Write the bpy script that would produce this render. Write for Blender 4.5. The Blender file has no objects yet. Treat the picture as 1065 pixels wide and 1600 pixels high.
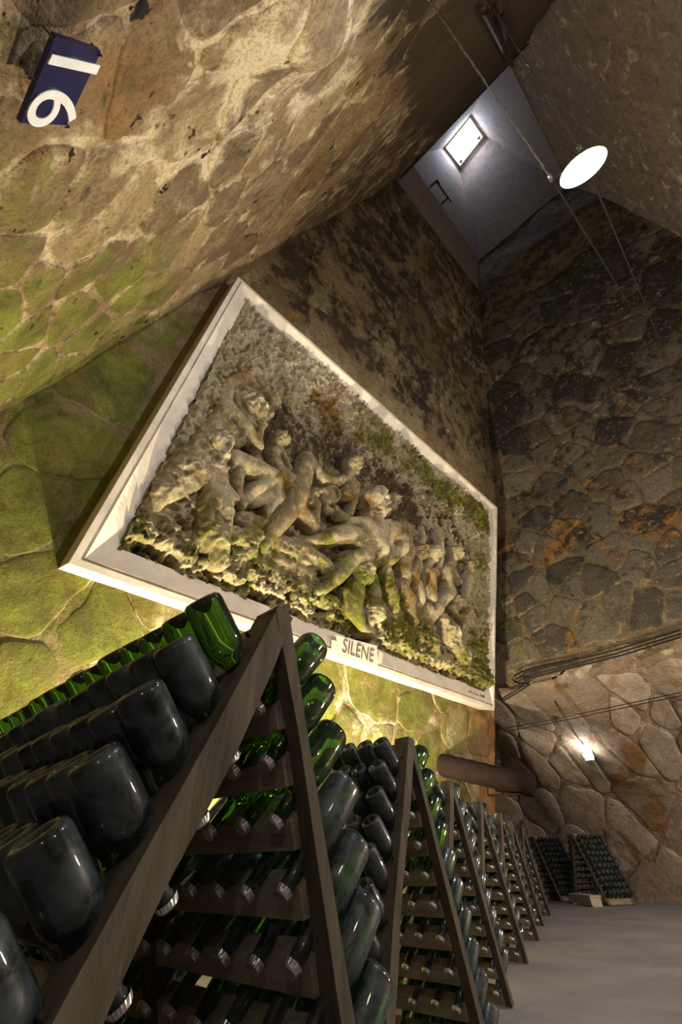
import bpy, math, random
import numpy as np
from mathutils import Vector, Matrix
from mathutils.bvhtree import BVHTree
random.seed(7)
SC = bpy.context.scene
COL = SC.collection

# ------------------------------------------------------------ camera
CR = np.array([[0.6958738671, 0.4330257139, 0.5729295700],
               [-0.7180216228, 0.4353882900, 0.5430303731],
               [-0.0143007109, -0.7892564653, 0.6138971589]])   # rows: world x,y,z ; cols: right, down, forward
FPX = 707.543
cam_d = bpy.data.cameras.new('camera'); cam = bpy.data.objects.new('camera', cam_d); COL.objects.link(cam)
cam_d.sensor_fit = 'HORIZONTAL'; cam_d.sensor_width = 24.0; cam_d.lens = FPX / 1065 * 24.0
cam_d.clip_start = 0.02; cam_d.clip_end = 200
M = Matrix.Identity(4)
for i in range(3):
    M[i][0] = CR[i, 0]; M[i][1] = -CR[i, 1]; M[i][2] = -CR[i, 2]
cam.matrix_world = M
SC.camera = cam
# ------------------------------------------------------------ world, exposure
w = bpy.data.worlds.new('world'); SC.world = w; w.use_nodes = True
w.node_tree.nodes['Background'].inputs[0].default_value = (0.55, 0.7, 1.0, 1)
w.node_tree.nodes['Background'].inputs[1].default_value = 0.03
SC.view_settings.view_transform = 'Standard'; SC.view_settings.look = 'None'
SC.view_settings.gamma = 1; SC.view_settings.use_curve_mapping = False
SC.view_settings.exposure = 0.0
# ------------------------------------------------------------ lights
def aim(o, d):
    o.rotation_euler = Vector(d).to_track_quat('-Z', 'Y').to_euler()
def spot(name, loc, d, power, color, ang=150, blend=.6, r=.05):
    l = bpy.data.lights.new(name, 'SPOT'); l.energy = power; l.color = color; l.spot_size = math.radians(ang); l.spot_blend = blend; l.shadow_soft_size = r
    o = bpy.data.objects.new(name, l); COL.objects.link(o); o.location = loc; aim(o, d); return o
def area(name, loc, d, power, color, sx, sy):
    l = bpy.data.lights.new(name, 'AREA'); l.energy = power; l.color = color; l.shape = 'RECTANGLE'; l.size = sx; l.size_y = sy
    o = bpy.data.objects.new(name, l); COL.objects.link(o); o.location = loc; aim(o, d); return o
def point(name, loc, power, color, r=.08):
    l = bpy.data.lights.new(name, 'POINT'); l.energy = power; l.color = color; l.shadow_soft_size = r
    o = bpy.data.objects.new(name, l); COL.objects.link(o); o.location = loc; return o
WARM = (1.0, .86, .58)
FLOODS = [(3.3, 4.75, -.35), (6.4, 4.9, -.35)]
spot('flood_light', (3.2, 5.75, -.3), (.05, .12, 1), 1900, WARM, 165, .5, .06)
spot('flood_light', (6.6, 5.75, -.3), (0, .12, 1), 2300, WARM, 165, .5, .06)
area('skylight_daylight', (9.9, -.2, 31.6), (-.1, 0, -1), 330, (.78, .82, 1.0), 1.3, 1.6)
point('hanging_lamp_light', (3.154, -.878, 6.0), 620, (.85, .88, 1.0), .1)
point('recess_wall_lamp', (14.6, 4.75, 2.05), 40, (1, .9, .8), .08)
# unseen fill lights added to brighten racks, walls and recess, out of frame
point('fill_light', (.9, -3.6, 4.2), 130, (1, .9, .74), .3)
point('fill_light', (-1.2, -.85, 1.25), 20, (.82, .88, 1.0), .06)
point('fill_light', (8.0, -3.6, 4.6), 800, (1, .87, .7), .35)
point('fill_light', (12.8, -3.6, 1.3), 1500, (1, .85, .7), .35)

# ------------------------------------------------------------ helpers
def ray(px, py):
    d = CR @ np.array([px - 532.5, py - 800.0, FPX]); return d
def V3(a): return Vector((float(a[0]), float(a[1]), float(a[2])))
def mesh_obj(name, verts, faces, mat=None, parent=None, smooth=False):
    me = bpy.data.meshes.new(name)
    me.from_pydata([tuple(map(float, v)) for v in verts], [], [tuple(map(int, f)) for f in faces])
    me.update()
    o = bpy.data.objects.new(name, me); COL.objects.link(o)
    if mat is not None: me.materials.append(mat)
    if parent is not None: o.parent = parent
    if smooth: me.shade_smooth()
    return o
def grid_obj(name, P, mat, parent=None, keep=None, smooth=True, attr=None):
    """P: (n,m,3) array -> mesh"""
    n, m = P.shape[:2]
    idx = np.arange(n * m).reshape(n, m)
    F = np.stack([idx[:-1, :-1], idx[1:, :-1], idx[1:, 1:], idx[:-1, 1:]], -1).reshape(-1, 4)
    V = P.reshape(-1, 3)
    if keep is not None:
        k = keep.reshape(-1)
        F = F[k[F].any(1)]
        used = np.unique(F); rm = -np.ones(n * m, int); rm[used] = np.arange(len(used))
        V = V[used]; F = rm[F]
        if attr is not None: attr = attr.reshape(-1, 4)[used]
    me = bpy.data.meshes.new(name)
    me.vertices.add(len(V)); me.vertices.foreach_set('co', V.astype(np.float32).ravel())
    me.loops.add(F.size); me.loops.foreach_set('vertex_index', F.astype(np.int32).ravel())
    me.polygons.add(len(F)); me.polygons.foreach_set('loop_start', np.arange(0, F.size, 4, dtype=np.int32))
    me.polygons.foreach_set('loop_total', np.full(len(F), 4, np.int32))
    me.update(calc_edges=True); me.validate()
    if attr is not None:
        a = me.attributes.new('mk', 'FLOAT_COLOR', 'POINT'); a.data.foreach_set('color', attr.reshape(-1).astype(np.float32))
    o = bpy.data.objects.new(name, me); COL.objects.link(o); me.materials.append(mat)
    if parent is not None: o.parent = parent
    if smooth: me.shade_smooth()
    return o
def empty(name, loc=(0, 0, 0)):
    o = bpy.data.objects.new(name, None); COL.objects.link(o); o.location = loc; o.empty_display_size = .1; return o
def tag(o, label=None, cat=None, group=None, kind=None):
    if label: o['label'] = label
    if cat: o['category'] = cat
    if group: o['group'] = group
    if kind: o['kind'] = kind
    return o
def tube_data(pts, r, seg=8, cap=True):
    pts = [Vector(p) for p in pts]; V = []; F = []
    rr = r if hasattr(r, '__len__') else [r] * len(pts)
    up = Vector((0, 0, 1))
    for i, p in enumerate(pts):
        d = (pts[min(i + 1, len(pts) - 1)] - pts[max(i - 1, 0)]).normalized()
        a = d.cross(up)
        if a.length < .05: a = d.cross(Vector((1, 0, 0)))
        a.normalize(); b = d.cross(a)
        for k in range(seg):
            t = 2 * math.pi * k / seg
            V.append(p + (a * math.cos(t) + b * math.sin(t)) * rr[i])
    n = len(pts)
    for i in range(n - 1):
        for k in range(seg):
            F.append((i * seg + k, i * seg + (k + 1) % seg, (i + 1) * seg + (k + 1) % seg, (i + 1) * seg + k))
    if cap:
        F.append(tuple(range(seg))); F.append(tuple((n - 1) * seg + k for k in reversed(range(seg))))
    return V, F
def tube(name, pts, r, mat, parent=None, seg=8):
    V, F = tube_data(pts, r, seg); return mesh_obj(name, V, F, mat, parent, True)
def box_data(o, ax, ay, az):
    o, ax, ay, az = map(Vector, (o, ax, ay, az))
    V = [o, o + ax, o + ax + ay, o + ay, o + az, o + ax + az, o + ax + ay + az, o + ay + az]
    F = [(0, 3, 2, 1), (4, 5, 6, 7), (0, 1, 5, 4), (1, 2, 6, 5), (2, 3, 7, 6), (3, 0, 4, 7)]
    return V, F
def merge(parts):
    V = []; F = []
    for v, f in parts:
        n = len(V); V += list(v); F += [tuple(i + n for i in q) for q in f]
    return V, F

# numpy value noise
def _h(ix, iy, iz, s):
    n = (ix * 374761393 + iy * 668265263 + iz * 1274126177 + s * 974634777) & 0xffffffff
    n = ((n ^ (n >> 13)) * 1274126177) & 0xffffffff
    return ((n ^ (n >> 16)) & 0xffff) / 65535.0
def vn(x, y, z, s=0):
    x = np.asarray(x, float); y = np.asarray(y, float) + 0 * x; z = np.asarray(z, float) + 0 * x
    ix = np.floor(x).astype(np.int64); iy = np.floor(y).astype(np.int64); iz = np.floor(z).astype(np.int64)
    fx = x - ix; fy = y - iy; fz = z - iz
    fx = fx * fx * (3 - 2 * fx); fy = fy * fy * (3 - 2 * fy); fz = fz * fz * (3 - 2 * fz)
    r = 0
    for a in (0, 1):
        for b in (0, 1):
            for c in (0, 1):
                r = r + _h(ix + a, iy + b, iz + c, s) * (fx if a else 1 - fx) * (fy if b else 1 - fy) * (fz if c else 1 - fz)
    return r
def fbm(x, y, z, f=1., o=4, s=0):
    r = 0; a = .5; t = 0
    for k in range(o):
        r = r + a * vn(x * f, y * f, z * f, s + k); t += a; a *= .5; f *= 2.03
    return r / t - .5
def sstep(a, b, x):
    t = np.clip((x - a) / (b - a), 0, 1); return t * t * (3 - 2 * t)

# ------------------------------------------------------------ materials
def newmat(name):
    m = bpy.data.materials.new(name); m.use_nodes = True
    nt = m.node_tree; b = nt.nodes['Principled BSDF']; return m, nt, b
class NB:
    def __init__(s, nt): s.nt = nt
    def n(s, t, **k):
        q = s.nt.nodes.new(t)
        for a, v in k.items(): setattr(q, a, v)
        return q
    def l(s, a, b): s.nt.links.new(a, b)
    def noise(s, vec, scale, detail=6, rough=.55, dist=0.):
        q = s.n('ShaderNodeTexNoise'); q.inputs['Scale'].default_value = scale; q.inputs['Detail'].default_value = detail
        q.inputs['Roughness'].default_value = rough; q.inputs['Distortion'].default_value = dist; s.l(vec, q.inputs['Vector']); return q.outputs['Fac']
    def math(s, op, a, b=None, c=None, clamp=False):
        q = s.n('ShaderNodeMath', operation=op); q.use_clamp = clamp
        for i, v in enumerate((a, b, c)):
            if v is None: continue
            if isinstance(v, (int, float)): q.inputs[i].default_value = v
            else: s.l(v, q.inputs[i])
        return q.outputs[0]
    def mr(s, v, a, b, c=0., d=1.):
        q = s.n('ShaderNodeMapRange'); q.inputs[1].default_value = a; q.inputs[2].default_value = b; q.inputs[3].default_value = c; q.inputs[4].default_value = d
        s.l(v, q.inputs[0]); return q.outputs[0]
    def mix(s, f, a, b):
        q = s.n('ShaderNodeMix', data_type='RGBA')
        if isinstance(f, (int, float)): q.inputs[0].default_value = f
        else: s.l(f, q.inputs[0])
        for i, v in ((6, a), (7, b)):
            if isinstance(v, tuple): q.inputs[i].default_value = (*v, 1)
            else: s.l(v, q.inputs[i])
        return q.outputs[2]
def rock_mat(name, c_lo, c_hi, c_dark, moss=((.085, .082, .014), (.17, .185, .026)), rust=(.3, .16, .05), pale=(.6, .52, .36), bump=.5, flake=0., vary=.25, scale=1., pits=0.):
    m, nt, b = newmat(name); N = NB(nt)
    g = N.n('ShaderNodeNewGeometry'); pos = g.outputs['Position']
    at = N.n('ShaderNodeAttribute', attribute_name='mk'); sp = N.n('ShaderNodeSeparateColor'); N.l(at.outputs['Color'], sp.inputs[0])
    R, G, B = sp.outputs[0], sp.outputs[1], sp.outputs[2]; A = at.outputs['Alpha']
    n1 = N.noise(pos, .8 * scale, 6, .6, .6); n2 = N.noise(pos, 3.2 * scale, 8, .68, .4); n3 = N.noise(pos, 13 * scale, 6, .7); n4 = N.noise(pos, 1.9 * scale, 9, .72, .5)
    oi = N.n('ShaderNodeObjectInfo'); rnd = oi.outputs['Random']
    t = N.mr(N.math('ADD', N.math('MULTIPLY', N.math('SUBTRACT', rnd, .5), vary), n2), .36, .64)
    c = N.mix(t, c_lo, c_hi)
    c = N.mix(N.mr(n3, .48, .7, 0, .5), c, c_dark)
    nf5 = N.noise(pos, 30 * scale, 4, .75); ngr = N.math('MULTIPLY', N.mr(nf5, .47, .66, 0, .62), N.mr(n2, .35, .6, .5, 1.))
    def lay(c, chan, nz, k, col):
        f = N.mr(N.math('ADD', chan, N.math('MULTIPLY', N.math('SUBTRACT', nz, .5), k)), .38, .62)
        return N.mix(f, c, col)
    c = lay(c, A, n4, 1.8, pale)
    c = lay(c, G, n1, 2.2, N.mix(N.mr(n2, .35, .65), rust, tuple(x * .45 for x in rust)))
    mg = N.mix(N.mr(n4, .4, .62), moss[0], moss[1]); mg = N.mix(N.mr(N.noise(pos, 1.3 * scale, 8, .7, .2), .5, .68, 0, .65), mg, (.2, .125, .035))
    c = lay(c, R, N.math('ADD', N.math('MULTIPLY', n1, .6), N.math('MULTIPLY', n2, .4)), 2.0, mg)
    c = lay(c, B, N.math('ADD', N.math('MULTIPLY', n1, .4), N.math('MULTIPLY', n2, .6)), 2.2, c_dark)
    if flake:
        mp = N.n('ShaderNodeMapping'); mp.inputs['Scale'].default_value = (1, 1, 1.6); N.l(pos, mp.inputs['Vector'])
        nf = N.noise(mp.outputs[0], 6.5, 9, .72, .3); gate = N.mr(n1, .42, .6)
        c = N.mix(N.math('MULTIPLY', N.mr(nf, .57, .62, 0, flake), gate), c, pale)
    c = N.mix(ngr, c, c_dark)
    if pits:
        npz = N.noise(pos, 4.2, 4, .6); c = N.mix(N.math('MULTIPLY', N.mr(npz, .645, .67, 0, pits), N.mr(n1, .42, .52)), c, (.014, .008, .006))
    N.l(c, b.inputs['Base Color']); b.inputs['Roughness'].default_value = .88
    b.inputs['Specular IOR Level'].default_value = .25
    bp = N.n('ShaderNodeBump'); bp.inputs['Strength'].default_value = bump; bp.inputs['Distance'].default_value = .09
    n5 = N.noise(pos, 46 * scale, 3, .7); h = N.math('ADD', N.math('ADD', n2, N.math('MULTIPLY', n3, .55)), N.math('MULTIPLY', n5, .22)); N.l(h, bp.inputs['Height']); N.l(bp.outputs[0], b.inputs['Normal'])
    return m
M_left = rock_mat('chalk_left', (.13, .085, .042), (.31, .22, .11), (.035, .024, .014), rust=(.26, .145, .055), pale=(.52, .42, .26), bump=.9, vary=.3, pits=1)
M_left_m = rock_mat('joint_left', (.18, .12, .06), (.36, .26, .14), (.05, .032, .018), rust=(.26, .145, .055), pale=(.52, .42, .26), bump=.9, pits=1)
M_back = rock_mat('chalk_back', (.13, .10, .04), (.3, .24, .12), (.03, .022, .014), bump=.45, vary=.4)
M_back_m = rock_mat('joint_back', (.2, .14, .07), (.42, .31, .17), (.05, .035, .02), bump=.7)
M_right = rock_mat('chalk_right', (.06, .05, .038), (.15, .125, .088), (.022, .017, .014), rust=(.3, .14, .03), pale=(.3, .24, .13), bump=.8, flake=.9, vary=.35)
M_right_m = rock_mat('joint_right', (.05, .036, .024), (.2, .145, .08), (.028, .02, .014), rust=(.3, .14, .035), bump=.8)
M_recess = rock_mat('chalk_recess', (.26, .2, .14), (.42, .34, .25), (.09, .055, .045), rust=(.3, .17, .06), pale=(.45, .38, .27), bump=.7, vary=.3)
M_recess_m = rock_mat('joint_recess', (.2, .13, .09), (.36, .26, .18), (.07, .042, .036), rust=(.3, .16, .05), bump=.8)
M_shaft = rock_mat('plaster_shaft', (.12, .09, .068), (.24, .185, .145), (.055, .04, .032), bump=.25)

def simple(name, col, rough=.6, metal=0., noise=0., nscale=8., stretch=None, bump=0., col2=None):
    m, nt, b = newmat(name); N = NB(nt)
    b.inputs['Specular IOR Level'].default_value = .5 if rough < .6 else .15; b.inputs['Roughness'].default_value = rough; b.inputs['Metallic'].default_value = metal; b.inputs['Base Color'].default_value = (*col, 1)
    if noise:
        tc = N.n('ShaderNodeTexCoord'); mp = N.n('ShaderNodeMapping'); N.l(tc.outputs['Object'], mp.inputs['Vector'])
        if stretch: mp.inputs['Scale'].default_value = stretch
        oi = N.n('ShaderNodeObjectInfo')
        ad = N.n('ShaderNodeVectorMath', operation='ADD'); N.l(mp.outputs[0], ad.inputs[0]); N.l(oi.outputs['Random'], ad.inputs[1])
        f = N.noise(ad.outputs[0], nscale, 7, .65, .3)
        c2 = col2 or tuple(x * (1 - noise) for x in col)
        N.l(N.mix(N.mr(f, .35, .65), col, c2), b.inputs['Base Color'])
        if bump:
            bp = N.n('ShaderNodeBump'); bp.inputs['Strength'].default_value = bump; bp.inputs['Distance'].default_value = .01; N.l(f, bp.inputs['Height']); N.l(bp.outputs[0], b.inputs['Normal'])
    return m
M_frame = simple('frame_stone', (.74, .66, .53), .7, 0, .22, 2.5, None, .15)
M_wood = simple('old_wood', (.14, .115, .075), .75, 0, .55, 14, (1, 1, .15), .5)
M_rail = simple('rail_wood', (.34, .28, .185), .75, 0, .5, 14, (1, .15, 1), .5)
M_iron = simple('rusty_iron', (.045, .028, .02), .7, .5, .4, 10, None, .3)
M_pipe = simple('brown_pipe', (.022, .012, .01), .9, 0., .35, 6, None, .3)
M_steel = simple('steel', (.35, .36, .38), .35, .8, .2, 20)
M_rubber = simple('black_cable', (.02, .017, .015), .6)
M_cap = simple('crown_cap', (.62, .6, .56), .32, .85, .35, 60)
M_navy = simple('navy_enamel', (.012, .012, .06), .3, 0, .4, 8)
M_white = simple('white_enamel', (.7, .7, .72), .3, 0, .15, 10)
M_ink = simple('incised', (.13, .1, .07), .8)
M_plank = simple('pale_plank', (.5, .42, .32), .7, 0, .3, 6, (1, .2, 1))
M_floor = simple('floor_cement', (.24, .225, .235), .7, 0, .3, .9, None, .2)
def emis(name, col, s):
    m, nt, b = newmat(name); b.inputs['Base Color'].default_value = (0, 0, 0, 1); b.inputs['Emission Color'].default_value = (*col, 1); b.inputs['Emission Strength'].default_value = s; return m
M_sky = emis('skylight_glow', (.8, .87, 1), 7)
M_bulb = emis('bulb_glow', (.88, .92, 1), 40)
M_bulb2 = emis('small_bulb_glow', (1, .97, .9), 25)
def glass_mat(name, dust, col=(.045, .15, .006, 1)):
    m, nt, b = newmat(name); N = NB(nt)
    b.inputs['Base Color'].default_value = col; b.inputs['Roughness'].default_value = .04; b.inputs['IOR'].default_value = 1.45
    b.inputs['Transmission Weight'].default_value = .93
    tc = N.n('ShaderNodeTexCoord'); oi = N.n('ShaderNodeObjectInfo'); ad = N.n('ShaderNodeVectorMath', operation='ADD')
    sc = N.math('MULTIPLY', oi.outputs['Random'], 7.); N.l(tc.outputs['Object'], ad.inputs[0]); N.l(sc, ad.inputs[1])
    f = N.noise(ad.outputs[0], 9, 8, .7, .6)
    df = N.n('ShaderNodeBsdfPrincipled'); df.inputs['Base Color'].default_value = (.085, .1, .105, 1); df.inputs['Roughness'].default_value = .35
    mx = N.n('ShaderNodeMixShader'); N.l(N.mr(f, .38, .62, dust * .12, dust), mx.inputs[0]); N.l(b.outputs[0], mx.inputs[1]); N.l(df.outputs[0], mx.inputs[2])
    N.l(mx.outputs[0], nt.nodes['Material Output'].inputs['Surface']); return m
M_glass = glass_mat('bottle_glass', .12)
M_glass_d = glass_mat('dusty_bottle_glass', .62, (.012, .05, .006, 1))

# ------------------------------------------------------------ the chamber: leaning chalk walls
ZL, ZB = 19.7, 21.9            # lip of the shaft, top of its smooth collar
def yb(z): return 6.775 - .2315 * z
def yf(z): return -6.82 + .2 * z
def xl(z): return -2.006 + .3926 * z
def xr(z): return np.interp(z, [-1, 3.2, 6, 9.6, 14.8, 19.84, 22], [12.2, 12.3, 12.45, 12.56, 11.95, 11.3, 11.3])
LIPZ = 3.95
def s_left(u, z):
    P = np.stack([xl(z) + 0 * u, u + 0 * z, z + 0 * u], -1)
    return P, np.array([.931, 0, -.3655])
def s_back(u, z):
    P = np.stack([u + 0 * z, yb(z) + 0 * u, z + 0 * u], -1)
    return P, np.array([0, -.9742, -.2255])
def s_front(u, z):
    P = np.stack([u + 0 * z, yf(z) + 0 * u, z + 0 * u], -1)
    return P, np.array([0, .98, -.196])
def s_right(u, z):
    zl = LIPZ + .25 * np.sin(u * .9) + .12 * np.sin(u * 2.3 + 1)
    t = np.clip((zl - z) / (zl + 1.0), 0, 1)
    xf = 17.3 + .18 * np.asarray(u, float)
    g = 1 - (1 - t) ** 2.6
    x = xr(z) + (xf - xr(z)) * g
    P = np.stack([x + 0 * u, u + 0 * z, z + 0 * x], -1)
    return P, np.array([-1., 0, 0])
def nrm(S, u, z):
    e = .03
    a, _ = S(np.asarray(u + e, float), np.asarray(z, float)); b, _ = S(np.asarray(u - e, float), np.asarray(z, float))
    c, _ = S(np.asarray(u, float), np.asarray(z + e, float)); d, _ = S(np.asarray(u, float), np.asarray(z - e, float))
    n = np.cross(a - b, c - d); n /= np.linalg.norm(n, axis=-1, keepdims=True) + 1e-9
    _, ref = S(np.asarray(u, float), np.asarray(z, float))
    s = np.sign((n * ref).sum(-1, keepdims=True)); s[s == 0] = 1
    return n * s
def gau(a, b, s): return np.exp(-((a - b) / s) ** 2)
def mk_left(P):
    x, y, z = P[..., 0], P[..., 1], P[..., 2]
    d = sstep(1.2, 4.6, y)                      # towards the relief wall
    low = 1 - sstep(5.5, 9, z)
    moss = .1 + .55 * sstep(.9, 3.6, y + .12 * (5 - z)) * low
    moss += .12 * gau(y, 1.0, .7) * gau(z, 2.8, .8)
    rust = .16 + .14 * gau(y, 1.3, .8) * gau(z, 3.9, .8) + .12 * sstep(6, 10, z)
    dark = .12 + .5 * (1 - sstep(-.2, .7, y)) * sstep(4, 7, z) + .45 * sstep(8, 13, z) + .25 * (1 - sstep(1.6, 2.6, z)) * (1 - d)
    pale = .16 + .3 * gau(y + .35 * (z - 5.5), 1.5, 1.1) * gau(z, 6, 2.6) + .7 * gau(y, .86, .22) * gau(z, 5.0, .35)
    return np.stack([moss, rust, dark, pale], -1)
def mk_back(P):
    x, y, z = P[..., 0], P[..., 1], P[..., 2]
    moss = .62 * (1 - sstep(8.0, 10.5, z)) * (1 - sstep(4, 12, x)) + .5 * (1 - sstep(2.6, 4.2, z))
    moss = np.clip(moss, 0, .66) - .35 * gau(x, 12.3, .8) * (1 - sstep(2, 5, z))
    rust = .22 + .25 * (1 - sstep(3, 5, z)) * sstep(3.0, 7, x) + .3 * gau(x, 1.6, .8) * gau(z, 8.5, 1.2) + .3 * gau(x, 12.3, .7) * (1 - sstep(3, 5, z))
    moss = moss - .25 * sstep(9.2, 10.5, z)
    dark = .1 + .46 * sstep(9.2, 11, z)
    pale = .1 + .42 * gau(z, 2.5, .7) * (gau(x, 2.6, .9) + gau(x, 6.5, 1.6) + .5 * gau(x, 9, 2))
    return np.stack([moss, rust, dark, pale], -1)
def mk_right(P):
    x, y, z = P[..., 0], P[..., 1], P[..., 2]
    up = sstep(4.1, 6.2, z)
    moss = .12 + .45 * gau(y, 5.4, 1.0) * (1 - sstep(7, 11, z)) * up + .3 * gau(y, 5., .9) * gau(z, 4.2, .6)
    rust = .16 + .26 * gau(z, 7.3, 1.1) * up + .25 * gau(y, 1.2, 1.) * gau(z, 9.5, 1.2) + .2 * (1 - up) * gau(y, 4.3, 1.4) * gau(z, 1.6, 1.3)
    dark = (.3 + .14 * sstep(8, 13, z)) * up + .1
    pale = .2 - .1 * up
    pale = pale + 0 * x
    return np.stack([moss, rust, dark, pale], -1)
def mk_plain(P):
    z = P[..., 2]; o = 0 * z
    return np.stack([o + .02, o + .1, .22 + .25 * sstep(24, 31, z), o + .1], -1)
def mk_front(P):
    z = P[..., 2]; o = 0 * z; sm = sstep(12.8, 13.2, z)
    return np.stack([o + .08, o + .2 * (1 - sm), .5 - .3 * sm, .18 + o], -1)

def wall(name, S, mk, u, z, mat, amp, f, side, keepf=None):
    U, Z = np.meshgrid(u, z, indexing='ij')
    P, _ = S(U, Z); Nn = nrm(S, U, Z)
    h = amp * fbm(P[..., 0], P[..., 1], P[..., 2], f, 5, 3) * 2
    if side == 'left':                          # the swelling block above the number plate
        h = h + .34 * np.exp(-(((P[..., 1] - .42) / .42) ** 2 + ((P[..., 2] - 5.6) / .8) ** 2))
        rr = np.sqrt((P[..., 1] - .5) ** 2 + ((P[..., 2] - 5.2) / 1.6) ** 2)
        h = h + .018 * np.sin(rr * 26) * gau(rr, .8, .35)
    Q = P + Nn * (h - amp * .6)[..., None]
    keep = keepf(P) if keepf is not None else None
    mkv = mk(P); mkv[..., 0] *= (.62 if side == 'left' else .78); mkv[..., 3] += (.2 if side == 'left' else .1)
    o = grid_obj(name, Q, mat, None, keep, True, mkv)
    tag(o, kind='structure'); return o
wl = wall('wall_left', s_left, mk_left, np.linspace(-6.8, 7.1, 150), np.linspace(-1.1, ZL, 210), M_left_m, .1, 1.1, 'left',
          lambda P: (P[..., 1] < yb(P[..., 2]) + .35) & (P[..., 1] > yf(P[..., 2]) - .3))
wb = wall('wall_back', s_back, mk_back, np.linspace(-2.7, 12.7, 190), np.linspace(-1.1, ZL, 210), M_back_m, .045, 1.0, 'back',
          lambda P: (P[..., 0] > xl(P[..., 2]) - .35) & (P[..., 0] < np.where(P[..., 2] < LIPZ + .3, 12.28, xr(P[..., 2]) + .25)))
wr = wall('wall_right', s_right, mk_right, np.linspace(-6.9, 6.9, 150), np.linspace(3.85, ZB, 210), M_right_m, .075, .9, 'right',
          lambda P: (P[..., 1] < yb(P[..., 2]) + .3) & (P[..., 1] > yf(P[..., 2]) - .3))
wf = wall('wall_front', s_front, mk_front, np.linspace(-2.7, 18, 90), np.linspace(-1.1, ZB, 100), M_shaft, .03, .7, 'front',
          lambda P: (P[..., 0] > xl(P[..., 2]) - .35) & (P[..., 0] < np.where(P[..., 2] > LIPZ + .3, xr(P[..., 2]) + .25, 19)))
# recess under the right wall (its mouth is the lip), runs on behind the end of the relief wall
we = wall('wall_recess', s_right, mk_right, np.linspace(-6.9, 13.2, 190), np.linspace(-1.1, 4.4, 90), M_recess_m, .14, .8, 'recess',
          lambda P: (P[..., 2] < 4.25) & (P[..., 0] > 12.2))
# end face of the relief wall, towards the recess
V = []; F = []
zz = np.linspace(-1.1, 4.6, 24); yy = np.linspace(0, 1, 14)
P = np.zeros((24, 14, 3))
for i, z in enumerate(zz):
    for j, t in enumerate(yy):
        y = yb(z) + t * (13.2 - yb(z)); P[i, j] = (12.24 + .05 * math.sin(3 * z + 4 * t), y, z)
tag(grid_obj('wall_pillar', P, M_back_m, None, None, True, mk_back(P)), kind='structure')
P = np.zeros((10, 10, 3))
for i, x in enumerate(np.linspace(12, 21, 10)):
    for j, z in enumerate(np.linspace(-1.1, 4.4, 10)): P[i, j] = (x, 12.9, z)
tag(grid_obj('wall_passage', P, M_recess_m, None, None, True, mk_right(P)), kind='structure')
# floor
P = np.zeros((90, 80, 3))
X, Y = np.meshgrid(np.linspace(-2.8, 20.5, 90), np.linspace(-7.3, 13.3, 80), indexing='ij')
P = np.stack([X, Y, -1.0 + .012 * fbm(X, Y, 0 * X, 1.2, 3, 9)], -1)
tag(grid_obj('floor', P, M_floor, None, None, True), kind='structure')

# shaft: collar, four faces, skylight
C0 = [(xl(ZL), yb(ZL)), (xr(ZL), yb(ZL)), (xr(ZL), yf(ZL)), (xl(ZL), yf(ZL))]
C1 = [(5.9, 1.72), (11.3, 1.72), (11.3, yf(ZB)), (5.9, yf(ZB))]
SK = [(9.85, .788), (11.3, .66), (11.0, -1.165), (9.65, -1.08)]; ZS = 32.0
def face_grid(a, b, c, d, n=24, m=40):
    s = np.linspace(0, 1, n)[:, None, None]; t = np.linspace(0, 1, m)[None, :, None]
    a, b, c, d = map(np.array, (a, b, c, d)); return (a * (1 - s) + b * s) * (1 - t) + (d * (1 - s) + c * s) * t
names = ['back', 'right', 'front', 'left']
for i in range(4):
    j = (i + 1) % 4
    if i != 2 and i != 1:
        g = face_grid((*C0[i], ZL - .02), (*C0[j], ZL - .02), (*C1[j], ZB), (*C1[i], ZB))
        tag(grid_obj('trim_%d' % (i + 1), g, M_shaft, None, None, True, mk_plain(g)), kind='structure')
    g = face_grid((*C1[i], ZB), (*C1[j], ZB), (*SK[j], ZS), (*SK[i], ZS))
    g[..., 2] += 0
    tag(grid_obj('wall_shaft_' + names[i], g, M_shaft, None, None, True, mk_plain(g)), kind='structure')
win = mesh_obj('window_1', *box_data((9.2, -1.7, ZS + .35), (2.6, 0, 0), (0, 3, 0), (0, 0, .05)), M_sky); tag(win, kind='structure')
sk = [Vector((x, y, ZS)) for x, y in SK]
cen = sum(sk, Vector()) / 4
for i in range(4):
    a, b = sk[i], sk[(i + 1) % 4]
    ai, bi = a.lerp(cen, .1), b.lerp(cen, .1); up = Vector((0, 0, .35))
    o = mesh_obj('window_frame', [a, b, bi, ai, a + up, b + up, bi + up, ai + up], box_data((0,) * 3, (0,) * 3, (0,) * 3, (0,) * 3)[1], M_white if i == 1 else M_shaft, win)
for p in (sk[1].lerp(cen, .28), sk[2].lerp(cen, .28)):
    tube('window_bolt', [p + Vector((0, 0, .2)), p], .09, M_white, win)
# climbing iron on the shaft wall
r0 = ray(672, 292); r1 = ray(690, 318)
def on_shaft_back(d):
    # plane of the shaft's back face
    a = np.array((*C1[0], ZB)); b = np.array((*C1[1], ZB)); c = np.array((*SK[1], ZS)); n = np.cross(b - a, c - a)
    return d * (a @ n) / (d @ n), n / np.linalg.norm(n)
p0, nS = on_shaft_back(r0); p1, _ = on_shaft_back(r1)
if nS[1] > 0: nS = -nS
ir = empty('wall_rung', p0); tag(ir, 'dark iron climbing bracket on the shaft face below the skylight', 'bracket')
loc = lambda a: V3(a) - V3(p0)
for q in (p0, p1): tube('bracket_arm', [loc(q), loc(q + nS * .35), loc(q + nS * .35 + np.array([0, 0, -.45]))], .045, M_iron, ir, 6)
tube('bracket_bar', [loc(p0 + nS * .3), loc(p1 + nS * .3)], .035, M_iron, ir, 6)

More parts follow.
